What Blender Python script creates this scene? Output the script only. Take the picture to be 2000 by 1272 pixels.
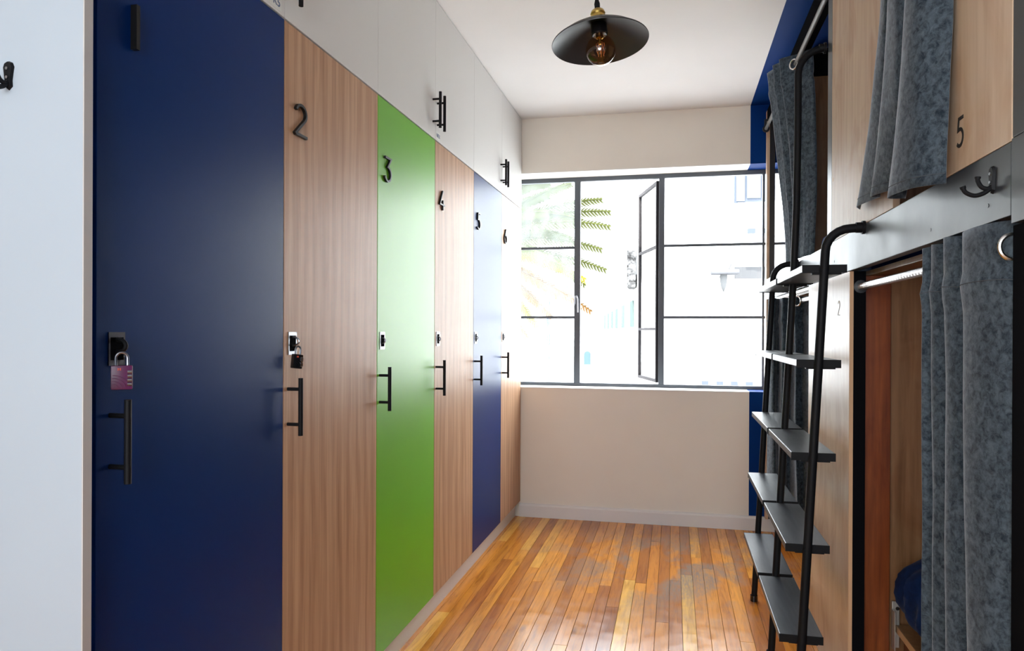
import bpy, bmesh, math, random
from mathutils import Vector, Matrix, noise
random.seed(7)
for o in list(bpy.data.objects): bpy.data.objects.remove(o)
SC = bpy.context.scene
COL = SC.collection

# ------------------------------------------------------------------ camera
F_PX, YAW, PITCH, ROLL, CY, CAM_H = 1416.06, -0.21942, -0.001807, 0.004227, 13.25, 1.3055
cam_d = bpy.data.cameras.new('camera'); cam = bpy.data.objects.new('camera', cam_d); COL.objects.link(cam)
cam_d.sensor_fit = 'HORIZONTAL'; cam_d.sensor_width = 36.0; cam_d.lens = F_PX / 2000 * 36.0
cam_d.shift_y = CY / 2000.0
cam_d.clip_start = 0.02; cam_d.clip_end = 500
_f = Vector((math.sin(YAW)*math.cos(PITCH), math.cos(YAW)*math.cos(PITCH), math.sin(PITCH)))
_r = Vector((math.cos(YAW), -math.sin(YAW), 0)); _u = _r.cross(_f)
r2 = _r*math.cos(ROLL) + _u*math.sin(ROLL); u2 = -_r*math.sin(ROLL) + _u*math.cos(ROLL)
M = Matrix((r2, u2, -_f)).transposed().to_4x4(); M.translation = (0, 0, CAM_H)
cam.matrix_world = M
SC.camera = cam

# ------------------------------------------------------------------ world and light
SC.view_settings.view_transform = 'Standard'; SC.view_settings.look = 'None'
SC.view_settings.gamma = 1.0; SC.view_settings.use_curve_mapping = False
SC.view_settings.exposure = 1.62
W = bpy.data.worlds.new('sky'); SC.world = W; W.use_nodes = True
nt = W.node_tree; bg = nt.nodes['Background']
bg.inputs['Color'].default_value = (0.88, 0.94, 1.0, 1); bg.inputs['Strength'].default_value = 4.7
sun_d = bpy.data.lights.new('sun', 'SUN'); sun_d.energy = 9.0; sun_d.angle = math.radians(0.6); sun_d.color = (1.0, 0.97, 0.92)
sun = bpy.data.objects.new('sun', sun_d); COL.objects.link(sun); sun.rotation_euler = Vector((0.25, 0.40, -0.88)).to_track_quat('-Z', 'Y').to_euler()
def portal(name, loc, rot, sx, sy):
    l = bpy.data.lights.new(name, 'AREA'); l.shape = 'RECTANGLE'; l.size = sx; l.size_y = sy
    o = bpy.data.objects.new(name, l); o.location = loc; o.rotation_euler = rot; COL.objects.link(o)
    l.cycles.is_portal = True
    return o
portal('window_daylight', (-0.15, 5.26, 1.66), (math.radians(-90), 0, 0), 2.25, 1.5)
portal('rear_window_daylight', (-0.45, -1.68, 1.55), (math.radians(90), 0, 0), 1.9, 1.6)

# ------------------------------------------------------------------ helpers
ORI = {}
def setp(o, label=None, cat=None, group=None, kind=None):
    for k, v in (('label', label), ('category', cat), ('group', group), ('kind', kind)):
        if v: o[k] = v
    return o
def thing(name, loc, label, cat, group=None):
    o = bpy.data.objects.new(name, None); COL.objects.link(o); o.location = loc; o.empty_display_size = 0.05
    ORI[o.name] = Vector(loc)
    return setp(o, label, cat, group)
def link(name, bm, m, parent=None, smooth=False, label=None, kind=None):
    """bm is in world coordinates"""
    me = bpy.data.meshes.new(name)
    og = ORI[parent.name] if parent else Vector((0, 0, 0))
    if parent: bmesh.ops.translate(bm, verts=bm.verts, vec=-og)
    bmesh.ops.recalc_face_normals(bm, faces=bm.faces)
    bm.to_mesh(me); bm.free()
    for mm in (m if isinstance(m, (list, tuple)) else [m]): me.materials.append(mm)
    if smooth:
        for p in me.polygons: p.use_smooth = True
        try: me.set_sharp_from_angle(angle=math.radians(35))
        except Exception: pass
    o = bpy.data.objects.new(name, me); COL.objects.link(o)
    if parent: o.parent = parent
    ORI[o.name] = og
    return setp(o, label, kind=kind)
def top(name, bm, m, label, cat, group=None, smooth=False):
    """a thing that is one mesh; origin moved to its base centre"""
    vs = [v.co for v in bm.verts]
    c = Vector(((min(v.x for v in vs)+max(v.x for v in vs))/2, (min(v.y for v in vs)+max(v.y for v in vs))/2, min(v.z for v in vs)))
    bmesh.ops.translate(bm, verts=bm.verts, vec=-c)
    o = link(name, bm, m, None, smooth); o.location = c; ORI[o.name] = c.copy()
    return setp(o, label, cat, group)
def struct(name, bm, m, smooth=False):
    o = link(name, bm, m, None, smooth); o['kind'] = 'structure'; return o
def box(bm, x0, x1, y0, y1, z0, z1, mi=0, bev=0.0):
    x0, x1 = sorted((x0, x1)); y0, y1 = sorted((y0, y1)); z0, z1 = sorted((z0, z1))
    v = [bm.verts.new(c) for c in ((x0,y0,z0),(x1,y0,z0),(x1,y1,z0),(x0,y1,z0),(x0,y0,z1),(x1,y0,z1),(x1,y1,z1),(x0,y1,z1))]
    fs = [bm.faces.new([v[i] for i in q]) for q in ((3,2,1,0),(4,5,6,7),(0,1,5,4),(1,2,6,5),(2,3,7,6),(3,0,4,7))]
    for f in fs: f.material_index = mi
    if bev > 0:
        es = list({e for f in fs for e in f.edges})
        bmesh.ops.bevel(bm, geom=es, offset=bev, segments=2, affect='EDGES', profile=0.6)
    return v
def B(*a, **k):
    bm = bmesh.new(); box(bm, *a, **k); return bm
def frames(pts, closed=False):
    pts = [Vector(p) for p in pts]; n = len(pts); T = []
    for i in range(n):
        if closed: t = pts[(i+1) % n] - pts[i-1]
        else: t = pts[min(i+1, n-1)] - pts[max(i-1, 0)]
        T.append(t.normalized())
    a = Vector((0, 0, 1)) if abs(T[0].z) < 0.9 else Vector((0, 1, 0))
    N = [(a - T[0]*a.dot(T[0])).normalized()]
    for i in range(1, n):
        v = N[-1] - T[i]*N[-1].dot(T[i]); N.append(v.normalized())
    return pts, T, N
def tube(bm, pts, r, seg=12, closed=False, flat=1.0):
    pts, T, N = frames(pts, closed); rings = []
    for i, p in enumerate(pts):
        rr = r[i] if isinstance(r, (list, tuple)) else r
        b = T[i].cross(N[i])
        rings.append([bm.verts.new(p + (N[i]*math.cos(2*math.pi*k/seg)*flat + b*math.sin(2*math.pi*k/seg))*rr) for k in range(seg)])
    m = len(rings)
    for i in range(m if closed else m-1):
        A, Bq = rings[i], rings[(i+1) % m]
        for k in range(seg): bm.faces.new((A[k], A[(k+1) % seg], Bq[(k+1) % seg], Bq[k]))
    if not closed:
        bm.faces.new(rings[0][::-1]); bm.faces.new(rings[-1])
def T_(*a, **k):
    bm = bmesh.new(); tube(bm, *a, **k); return bm
def lathe(bm, prof, seg=32, mat=None, thick=False):
    """prof: (radius, height) list, axis z; mat: transform"""
    rings = []
    for r, z in prof:
        if r < 1e-6: rings.append([bm.verts.new((0, 0, z))])
        else: rings.append([bm.verts.new((r*math.cos(2*math.pi*k/seg), r*math.sin(2*math.pi*k/seg), z)) for k in range(seg)])
    for A, Bq in zip(rings, rings[1:]):
        for k in range(seg):
            k2 = (k+1) % seg
            if len(A) == 1 and len(Bq) == 1: continue
            if len(A) == 1: bm.faces.new((A[0], Bq[k], Bq[k2]))
            elif len(Bq) == 1: bm.faces.new((A[k], A[k2], Bq[0]))
            else: bm.faces.new((A[k], A[k2], Bq[k2], Bq[k]))
    if mat: bmesh.ops.transform(bm, matrix=mat, verts=bm.verts)
def disc_cyl(bm, c, axis, r, h, seg=20):
    c = Vector(c); axis = Vector(axis).normalized(); tube(bm, [c - axis*h/2, c + axis*h/2], r, seg)
def catmull(pts, per=8):
    pts = [Vector(p) for p in pts]; out = []
    for i in range(len(pts)-1):
        p0 = pts[max(i-1, 0)]; p1 = pts[i]; p2 = pts[i+1]; p3 = pts[min(i+2, len(pts)-1)]
        for j in range(per):
            t = j/per
            out.append(0.5*((2*p1) + (p2-p0)*t + (2*p0-5*p1+4*p2-p3)*t*t + (3*p1-p0-3*p2+p3)*t**3))
    out.append(pts[-1]); return out
def ribbon(bm, path, w, d, org, right, up, out):
    """flat stroke: 2D path swept at width w, extruded by d along `out`"""
    org, right, up, out = map(Vector, (org, right, up, out)); n = len(path); L = []; R = []
    P = [Vector(p) for p in path]
    for i in range(n):
        a = (P[i]-P[i-1]).normalized() if i else (P[1]-P[0]).normalized()
        b = (P[i+1]-P[i]).normalized() if i < n-1 else a
        t = (a+b).normalized(); nn = Vector((-t.y, t.x)); c = max(0.45, nn.dot(Vector((-a.y, a.x))))
        L.append(P[i] + nn*w/2/c); R.append(P[i] - nn*w/2/c)
    def v(q, h): return bm.verts.new(org + right*q.x + up*q.y + out*h)
    l0 = [v(q, 0) for q in L]; r0 = [v(q, 0) for q in R]; l1 = [v(q, d) for q in L]; r1 = [v(q, d) for q in R]
    for i in range(n-1):
        bm.faces.new((l1[i], l1[i+1], r1[i+1], r1[i])); bm.faces.new((l0[i], r0[i], r0[i+1], l0[i+1]))
        bm.faces.new((l0[i], l0[i+1], l1[i+1], l1[i])); bm.faces.new((r0[i], r1[i], r1[i+1], r0[i+1]))
    bm.faces.new((l0[0], l1[0], r1[0], r0[0])); bm.faces.new((l0[-1], r0[-1], r1[-1], l1[-1]))
def arc(cx, cy, rx, ry, a0, a1, n=14):
    return [(cx+rx*math.cos(math.radians(a0+(a1-a0)*i/n)), cy+ry*math.sin(math.radians(a0+(a1-a0)*i/n))) for i in range(n+1)]
GLYPH = {
 '1': [[(0.3, 0), (0.3, 1)]],
 '2': [arc(0.30, 0.71, 0.27, 0.27, 165, -35, 14) + [(0.0, 0.02), (0.02, 0.0), (0.62, 0.0)]],
 '3': [[(0.04, 0.98), (0.56, 0.98), (0.27, 0.60)] + arc(0.27, 0.30, 0.29, 0.30, 75, -155, 16)],
 '4': [[(0.42, 1.0), (0.02, 0.27), (0.64, 0.27)], [(0.45, 0.52), (0.45, 0.0)]],
 '5': [[(0.58, 0.98), (0.16, 0.98), (0.10, 0.58)] + arc(0.25, 0.30, 0.30, 0.30, 105, -140, 16)],
 '6': [[(0.42, 1.0), (0.12, 0.52), (0.03, 0.36)], arc(0.31, 0.29, 0.28, 0.29, 0, 360, 22)],
}
def numeral(bm, ch, org, h, right, up, out, w=0.0085, d=0.006, sx_=1.0):
    for st in GLYPH[ch]: ribbon(bm, [(x*h*sx_, y*h) for x, y in st], w, d, org, right, up, out)
def text_mesh(s, size, org, right, up, out, ext=0.0003):
    cu = bpy.data.curves.new('writing', 'FONT'); cu.body = s; cu.size = size; cu.extrude = ext
    o = bpy.data.objects.new('writing_source', cu); COL.objects.link(o)
    dg = bpy.context.evaluated_depsgraph_get(); me = bpy.data.meshes.new_from_object(o.evaluated_get(dg))
    bm = bmesh.new(); bm.from_mesh(me); bpy.data.objects.remove(o); bpy.data.curves.remove(cu)
    m = Matrix((Vector(right), Vector(up), Vector(out))).transposed().to_4x4(); m.translation = org
    bmesh.ops.transform(bm, matrix=m, verts=bm.verts); return bm

# ------------------------------------------------------------------ materials
def mat(name, col=(0.5, 0.5, 0.5), rough=0.5, metal=0.0, spec=0.5):
    m = bpy.data.materials.new(name); m.use_nodes = True; b = m.node_tree.nodes['Principled BSDF']
    b.inputs['Base Color'].default_value = (*col, 1); b.inputs['Roughness'].default_value = rough
    b.inputs['Metallic'].default_value = metal; b.inputs['Specular IOR Level'].default_value = spec
    return m
def N(m, t, **k):
    n = m.node_tree.nodes.new(t)
    for a, v in k.items(): setattr(n, a, v)
    return n
def L(m, a, b): m.node_tree.links.new(a, b)
def bs(m): return m.node_tree.nodes['Principled BSDF']
def coords(m, scale=(1, 1, 1), kind='Object', rnd=False):
    tc = N(m, 'ShaderNodeTexCoord'); mp = N(m, 'ShaderNodeMapping'); mp.inputs['Scale'].default_value = scale
    if kind == 'World':
        g = N(m, 'ShaderNodeNewGeometry'); L(m, g.outputs['Position'], mp.inputs['Vector'])
    else: L(m, tc.outputs[kind], mp.inputs['Vector'])
    if rnd:
        oi = N(m, 'ShaderNodeObjectInfo'); mu = N(m, 'ShaderNodeMath', operation='MULTIPLY'); mu.inputs[1].default_value = 37.0
        L(m, oi.outputs['Random'], mu.inputs[0]); cb = N(m, 'ShaderNodeCombineXYZ')
        for i in range(3): L(m, mu.outputs[0], cb.inputs[i])
        L(m, cb.outputs[0], mp.inputs['Location'])
    return mp.outputs[0]
def noi(m, vec, scale=5, detail=4, rough=0.55, dist=0.0):
    n = N(m, 'ShaderNodeTexNoise'); L(m, vec, n.inputs['Vector'])
    n.inputs['Scale'].default_value = scale; n.inputs['Detail'].default_value = detail
    n.inputs['Roughness'].default_value = rough; n.inputs['Distortion'].default_value = dist
    return n.outputs['Fac']
def ramp(m, fac, stops):
    r = N(m, 'ShaderNodeValToRGB'); cr = r.color_ramp
    while len(cr.elements) < len(stops): cr.elements.new(0.5)
    for e, (p, c) in zip(cr.elements, stops):
        e.position = p; e.color = (*c, 1) if len(c) == 3 else c
    L(m, fac, r.inputs[0]); return r.outputs[0]
def mix(m, fac, a, b, bt='MIX'):
    x = N(m, 'ShaderNodeMix', data_type='RGBA', blend_type=bt)
    for s, v in ((0, fac), (6, a), (7, b)):
        if hasattr(v, 'is_linked') or hasattr(v, 'links'): L(m, v, x.inputs[s])
        elif isinstance(v, (int, float)): x.inputs[s].default_value = v
        else: x.inputs[s].default_value = (*v, 1)
    return x.outputs[2]
def bump(m, h, strength=0.2, dist=0.002):
    b = N(m, 'ShaderNodeBump'); b.inputs['Strength'].default_value = strength; b.inputs['Distance'].default_value = dist
    L(m, h, b.inputs['Height']); L(m, b.outputs[0], bs(m).inputs['Normal'])
def paint(name, col, rough, spec=0.5, grain=0.02, bs_=0.05, scale=60, ior=1.5):
    m = mat(name, col, rough, 0, spec); bs(m).inputs['IOR'].default_value = ior; v = coords(m, kind='World')
    f = noi(m, v, 1.7, 5); c = ramp(m, f, [(0.3, tuple(x*(1-grain) for x in col)), (0.7, tuple(min(1, x*(1+grain)) for x in col))])
    L(m, c, bs(m).inputs['Base Color']); bump(m, noi(m, v, scale, 3), bs_, 0.001); return m
M_ceil = paint('ceiling_white_paint', (0.82, 0.81, 0.80), 0.9, 0.2)
M_wall = paint('beige_wall_paint', (0.82, 0.765, 0.68), 0.85, 0.25, 0.03, 0.12, 25)
M_rev = paint('reveal_white_paint', (0.80, 0.77, 0.72), 0.7, 0.3)
M_blue_wall = paint('blue_wall_paint', (0.001, 0.030, 0.165), 0.65, 0.2, 0.05, 0.05, 60, 1.25)
M_skirt = paint('skirting_white_gloss', (0.76, 0.73, 0.71), 0.45, 0.4)
M_plinth = paint('plinth_grey_laminate', (0.72, 0.70, 0.68), 0.45, 0.4)
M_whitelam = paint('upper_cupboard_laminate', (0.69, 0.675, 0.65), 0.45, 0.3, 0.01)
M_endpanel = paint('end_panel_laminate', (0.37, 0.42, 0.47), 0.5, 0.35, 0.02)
M_endedge = paint('end_panel_edge_band', (0.50, 0.48, 0.46), 0.6, 0.3)
M_blue = paint('navy_satin_door', (0.001, 0.024, 0.135), 0.37, 0.4, 0.06, 0.03, 300, 1.23)
M_green = paint('green_satin_door', (0.15, 0.47, 0.018), 0.37, 0.5, 0.04, 0.03, 300, 1.30)
M_carc = mat('carcass_dark', (0.10, 0.09, 0.085), 0.7)  # dark body colour puts shade into the door gaps; subfloor shares it
M_black = mat('black_powder_coat', (0.007, 0.007, 0.008), 0.55, 0, 0.15)
M_blackgl = mat('black_gloss_plastic', (0.008, 0.008, 0.009), 0.15)
M_chrome = mat('brushed_chrome', (0.26, 0.26, 0.28), 0.28, 1.0)
M_chrrefl = mat('chrome_dark_reflection', (0.10, 0.10, 0.12), 0.3, 1.0)  # same chrome, with a dim navy reflection put into its colour
M_brass = mat('aged_brass', (0.62, 0.44, 0.13), 0.3, 1.0)
M_alu = mat('aluminium_pole', (0.62, 0.61, 0.62), 0.3, 1.0)
M_polegrey = mat('satin_grey_pole', (0.13, 0.125, 0.12), 0.45)
M_bracket = mat('zinc_bracket', (0.55, 0.55, 0.52), 0.45, 0.8)
M_frame = paint('window_steel_grey_paint', (0.085, 0.098, 0.118), 0.5, 0.4)
M_sash = paint('casement_steel_paint', (0.035, 0.032, 0.034), 0.7, 0.1)
M_numpaint = mat('numeral_black_print', (0.02, 0.018, 0.016), 0.7)
M_numgl = mat('numeral_black_acrylic', (0.008, 0.008, 0.008), 0.4, 0, 0.3)
M_paper = mat('label_paper', (0.75, 0.76, 0.72), 0.7)
M_ink = mat('label_blue_ink', (0.03, 0.08, 0.2), 0.6)

def laminate():
    m = mat('oak_laminate', rough=0.42, spec=0.5); bs(m).inputs['IOR'].default_value = 1.24; v = coords(m, (1, 1, 0.055), rnd=True)
    g1 = noi(m, v, 26, 7, 0.65, 0.6); v2 = coords(m, (1, 1, 0.012), rnd=True); g2 = noi(m, v2, 170, 4, 0.7)
    v3 = coords(m, (1, 1, 0.16), rnd=True)
    w = N(m, 'ShaderNodeTexWave', wave_type='BANDS', bands_direction='Y'); L(m, v3, w.inputs['Vector'])
    w.inputs['Scale'].default_value = 5; w.inputs['Distortion'].default_value = 9; w.inputs['Detail'].default_value = 3; w.inputs['Detail Scale'].default_value = 1.0
    c = ramp(m, g1, [(0.28, (0.34, 0.175, 0.090)), (0.45, (0.50, 0.285, 0.165)), (0.62, (0.61, 0.375, 0.230)), (0.8, (0.52, 0.30, 0.175))])
    c = mix(m, 0.35, c, ramp(m, w.outputs['Fac'], [(0.1, (0.36, 0.20, 0.11)), (0.6, (0.60, 0.37, 0.225))]))
    c = mix(m, 0.6, c, ramp(m, g2, [(0.35, (0.72, 0.68, 0.66)), (0.55, (1, 1, 1))]), 'MULTIPLY')
    L(m, c, bs(m).inputs['Base Color']); bump(m, g2, 0.12, 0.001); return m
M_lam = laminate()
def ply(name, a, b, c_, rough=0.5, spot=True):
    m = mat(name, rough=rough, spec=0.4); v = coords(m, (1, 1, 0.06), rnd=True)
    g = noi(m, v, 40, 6, 0.6, 0.3); v2 = coords(m, (1, 1, 0.6), rnd=True); big = noi(m, v2, 4.5, 4, 0.6, 1.2)
    c = ramp(m, g, [(0.3, a), (0.55, b), (0.75, c_)])
    if spot: c = mix(m, 1.0, c, ramp(m, big, [(0.36, (0.86, 0.76, 0.68)), (0.52, (1, 1, 1))]), 'MULTIPLY')
    L(m, c, bs(m).inputs['Base Color']); bump(m, g, 0.08, 0.001); return m
M_ply = ply('birch_plywood', (0.36, 0.235, 0.145), (0.43, 0.295, 0.19), (0.48, 0.34, 0.225))
M_plyp = ply('pale_varnished_plywood', (0.50, 0.35, 0.23), (0.57, 0.42, 0.29), (0.62, 0.47, 0.34), 0.38)
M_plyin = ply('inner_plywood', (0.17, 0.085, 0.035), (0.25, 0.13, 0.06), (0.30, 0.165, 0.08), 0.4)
M_stain = ply('red_stained_timber', (0.09, 0.020, 0.006), (0.19, 0.048, 0.012), (0.26, 0.075, 0.018), 0.35)
M_plyedge = mat('plywood_edge', (0.55, 0.33, 0.18), 0.6)
def fascia_m():
    m = mat('charcoal_satin_board', rough=0.3, spec=0.5); bs(m).inputs['IOR'].default_value = 1.42; v = coords(m, (1, 1, 1), kind='World')
    g = noi(m, v, 9, 6, 0.6, 0.5); L(m, ramp(m, g, [(0.3, (0.022, 0.026, 0.031)), (0.7, (0.034, 0.038, 0.044))]), bs(m).inputs['Base Color'])
    r = ramp(m, noi(m, v, 5, 5), [(0.3, (0.33,)*3), (0.7, (0.42,)*3)]); L(m, r, bs(m).inputs['Roughness']); return m
M_fascia = fascia_m()
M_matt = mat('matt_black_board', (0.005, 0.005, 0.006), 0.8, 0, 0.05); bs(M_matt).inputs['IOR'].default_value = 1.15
M_post = mat('black_painted_post', (0.008, 0.008, 0.010), 0.4)
def tread_m():
    m = mat('charcoal_woodgrain_tread', rough=0.36, spec=0.5); bs(m).inputs['IOR'].default_value = 1.36; v = coords(m, (1, 0.08, 1), kind='World')
    g = noi(m, v, 90, 5, 0.6); L(m, ramp(m, g, [(0.3, (0.026, 0.030, 0.037)), (0.7, (0.046, 0.051, 0.061))]), bs(m).inputs['Base Color'])
    bump(m, g, 0.15, 0.001); return m
M_tread = tread_m()
def floor_m():
    m = mat('varnished_floorboard', rough=0.2, spec=0.5)
    oi = N(m, 'ShaderNodeObjectInfo')
    v = coords(m, (1, 0.07, 1), rnd=True); g = noi(m, v, 45, 7, 0.65, 0.8)
    base = ramp(m, oi.outputs['Random'], [(0.0, (0.34, 0.10, 0.018)), (0.15, (0.68, 0.25, 0.030)), (0.4, (0.82, 0.34, 0.045)), (0.58, (0.46, 0.15, 0.02)), (0.72, (0.76, 0.30, 0.035)), (1.0, (0.90, 0.50, 0.10))])
    c = mix(m, 0.8, base, ramp(m, g, [(0.28, (0.42, 0.30, 0.25)), (0.5, (0.90, 0.84, 0.78)), (0.7, (1.12, 1.10, 1.05))]), 'MULTIPLY')
    # dark knots
    vk = coords(m, (1, 0.28, 1), rnd=True); vo = N(m, 'ShaderNodeTexVoronoi'); L(m, vk, vo.inputs['Vector']); vo.inputs['Scale'].default_value = 6.0
    c = mix(m, ramp(m, vo.outputs['Distance'], [(0.03, (0.75,)*3), (0.11, (0, 0, 0))]), c, (0.16, 0.05, 0.02))
    # worn grey patches in the traffic area, world space
    wv = coords(m, (1, 0.6, 1), kind='World'); wn = noi(m, wv, 3.4, 4, 0.6, 0.3)
    g2 = N(m, 'ShaderNodeNewGeometry'); sp = N(m, 'ShaderNodeVectorMath', operation='DISTANCE'); L(m, g2.outputs['Position'], sp.inputs[0]); sp.inputs[1].default_value = (-0.02, 4.1, 0)
    area = N(m, 'ShaderNodeMapRange'); L(m, sp.outputs['Value'], area.inputs['Value']); area.inputs['From Min'].default_value = 0.95; area.inputs['From Max'].default_value = 0.25
    pat = ramp(m, wn, [(0.46, (0, 0, 0)), (0.58, (0.95,)*3)])
    mu = N(m, 'ShaderNodeMath', operation='MULTIPLY'); L(m, pat, mu.inputs[0]); L(m, area.outputs[0], mu.inputs[1])
    fine = noi(m, coords(m, (1, 0.15, 1), kind='World'), 120, 4, 0.7)
    mu2 = N(m, 'ShaderNodeMath', operation='MULTIPLY'); L(m, mu.outputs[0], mu2.inputs[0]); L(m, ramp(m, fine, [(0.3, (0.4,)*3), (0.6, (0.95,)*3)]), mu2.inputs[1])
    c = mix(m, mu2.outputs[0], c, (0.24, 0.185, 0.145))
    L(m, c, bs(m).inputs['Base Color'])
    rr = ramp(m, noi(m, coords(m, kind='World'), 14, 5), [(0.3, (0.14,)*3), (0.7, (0.26,)*3)])
    rm = mix(m, mu2.outputs[0], rr, (0.27, 0.27, 0.27)); L(m, rm, bs(m).inputs['Roughness'])
    bump(m, g, 0.06, 0.001); return m
M_floor = floor_m()
def velvet(name, dark, light, sc=30):
    m = mat(name, rough=0.9, spec=0.15); v = coords(m, (1, 1, 1))
    a = noi(m, v, sc, 8, 0.72, 0.4); b = noi(m, v, sc*0.22, 5, 0.6)
    c = ramp(m, a, [(0.36, dark), (0.62, light)]); c = mix(m, 0.5, c, ramp(m, b, [(0.35, (0.68, 0.7, 0.74)), (0.65, (1.15, 1.15, 1.15))]), 'MULTIPLY')
    L(m, c, bs(m).inputs['Base Color'])
    bs(m).inputs['Sheen Weight'].default_value = 0.34; bs(m).inputs['Sheen Roughness'].default_value = 0.35; bs(m).inputs['Sheen Tint'].default_value = (0.84, 0.88, 0.95, 1)
    bump(m, noi(m, v, 500, 3), 0.25, 0.001); return m
M_velvet = velvet('grey_mottled_velvet', (0.014, 0.022, 0.032), (0.080, 0.104, 0.124), 62)
M_navy = velvet('navy_fleece', (0.002, 0.009, 0.040), (0.004, 0.020, 0.085), 14); bs(M_navy).inputs['Sheen Weight'].default_value = 0.06
def thin_glass(name, tint, haze=0.0, hazecol=(0.8, 0.85, 0.85), refl=1.45):
    m = bpy.data.materials.new(name); m.use_nodes = True; t = m.node_tree; t.nodes.clear()
    o = N(m, 'ShaderNodeOutputMaterial'); tr = N(m, 'ShaderNodeBsdfTransparent'); tr.inputs[0].default_value = (*tint, 1)
    gl = N(m, 'ShaderNodeBsdfGlossy'); gl.inputs['Roughness'].default_value = 0.02
    fr = N(m, 'ShaderNodeFresnel'); fr.inputs[0].default_value = refl
    ge = N(m, 'ShaderNodeNewGeometry'); sb = N(m, 'ShaderNodeMath', operation='SUBTRACT'); sb.inputs[0].default_value = 1.0; L(m, ge.outputs['Backfacing'], sb.inputs[1])
    ml = N(m, 'ShaderNodeMath', operation='MULTIPLY'); L(m, fr.outputs[0], ml.inputs[0]); L(m, sb.outputs[0], ml.inputs[1])
    x = N(m, 'ShaderNodeMixShader'); L(m, ml.outputs[0], x.inputs[0]); L(m, tr.outputs[0], x.inputs[1]); L(m, gl.outputs[0], x.inputs[2])
    last = x.outputs[0]
    if haze:
        tl = N(m, 'ShaderNodeBsdfTranslucent'); tl.inputs[0].default_value = (*hazecol, 1)
        y = N(m, 'ShaderNodeMixShader'); f = noi(m, coords(m, (1, 1, 0.4), kind='World'), 14, 6, 0.7)
        L(m, ramp(m, f, [(0.3, (haze*0.5,)*3), (0.7, (haze*1.5,)*3)]), y.inputs[0]); L(m, last, y.inputs[1]); L(m, tl.outputs[0], y.inputs[2]); last = y.outputs[0]
    L(m, last, o.inputs[0]); return m
M_glass = thin_glass('clear_window_glass', (0.97, 0.98, 0.98), 0.0, refl=1.3)
M_glassd = thin_glass('dusty_window_glass', (0.96, 0.98, 0.98), 0.05)
M_bulb = thin_glass('amber_bulb_glass', (0.90, 0.74, 0.58), 0.0, refl=1.9)
M_fil = mat('copper_filament', (0.75, 0.30, 0.12), 0.3, 0.6)

# ------------------------------------------------------------------ room shell
XL, XR, YF, YB, ZC = -1.65, 1.5, -1.7, 5.007, 2.7985
BX = 0.488         # where the white paint stops and the blue begins
struct('wall_left', B(XL-0.1, XL, YF, YB+0.3, 0, ZC), M_wall)
struct('wall_right', B(XR, XR+0.1, YF, YB+0.3, 0, ZC), M_blue_wall)
bm = bmesh.new(); box(bm, XL-0.1, BX, YF-1.4, YB+0.3, ZC, ZC+0.1, 0); box(bm, BX, XR+0.1, YF-1.4, YB+0.3, ZC, ZC+0.1, 1)  # slab carried past the rear wall, added to keep sun off its window
struct('ceiling', bm, [M_ceil, M_blue_wall])
# window wall with opening
WX0, WX1, WZ0, WZ1, YW = -1.30, 0.98, 0.907, 2.418, 5.2
bm = bmesh.new(); yo = YW + 0.06
for x0, x1, z0, z1, mi in ((XL, WX0, 0, ZC, 0), (WX0, BX, 0, WZ0, 0), (BX, XR, 0, WZ0, 1), (WX0, BX, WZ1, ZC, 0), (BX, XR, WZ1, ZC, 1), (WX1, XR, WZ0, WZ1, 1)):
    box(bm, x0, x1, YB, yo, z0, z1, mi)
struct('wall_back', bm, [M_wall, M_blue_wall])
# reveal lining (sill, head, jambs): white up to the blue paint line
bm = bmesh.new()
box(bm, WX0, BX, YB-0.004, YW+0.02, WZ0-0.004, WZ0+0.004, 0); box(bm, BX, WX1, YB-0.002, YW+0.02, WZ0-0.004, WZ0+0.004, 1)
box(bm, WX0, BX, YB-0.002, YW+0.02, WZ1-0.004, WZ1+0.002, 0); box(bm, BX, WX1, YB-0.002, YW+0.02, WZ1-0.004, WZ1+0.002, 1)
box(bm, WX0-0.002, WX0+0.004, YB, YW+0.02, WZ0, WZ1, 0); box(bm, WX1-0.004, WX1+0.002, YB, YW+0.02, WZ0, WZ1, 1)
struct('trim_1', bm, [M_rev, M_blue_wall])
# wall behind the photographer with its own window
bm = bmesh.new(); RX0, RX1, RZ0, RZ1 = -1.35, 0.45, 0.80, 2.30
for x0, x1, z0, z1 in ((XL-0.1, RX0, 0, ZC), (RX1, XR+0.1, 0, ZC), (RX0, RX1, 0, RZ0), (RX0, RX1, RZ1, ZC)): box(bm, x0, x1, YF-0.1, YF, z0, z1)
struct('wall_front', bm, M_wall)
w2 = struct('window_2', B(RX0, RX1, YF-0.06, YF-0.03, RZ0, RZ0+0.05), M_frame); ORI[w2.name] = Vector((0, 0, 0))
for a in ((RX0, RX1, YF-0.06, YF-0.03, RZ1-0.05, RZ1), (RX0, RX0+0.05, YF-0.06, YF-0.03, RZ0+0.05, RZ1-0.05), (RX1-0.05, RX1, YF-0.06, YF-0.03, RZ0+0.05, RZ1-0.05), (-0.47, -0.43, YF-0.06, YF-0.03, RZ0+0.05, RZ1-0.05)):
    link('frame', B(*a), M_frame, w2)

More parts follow.
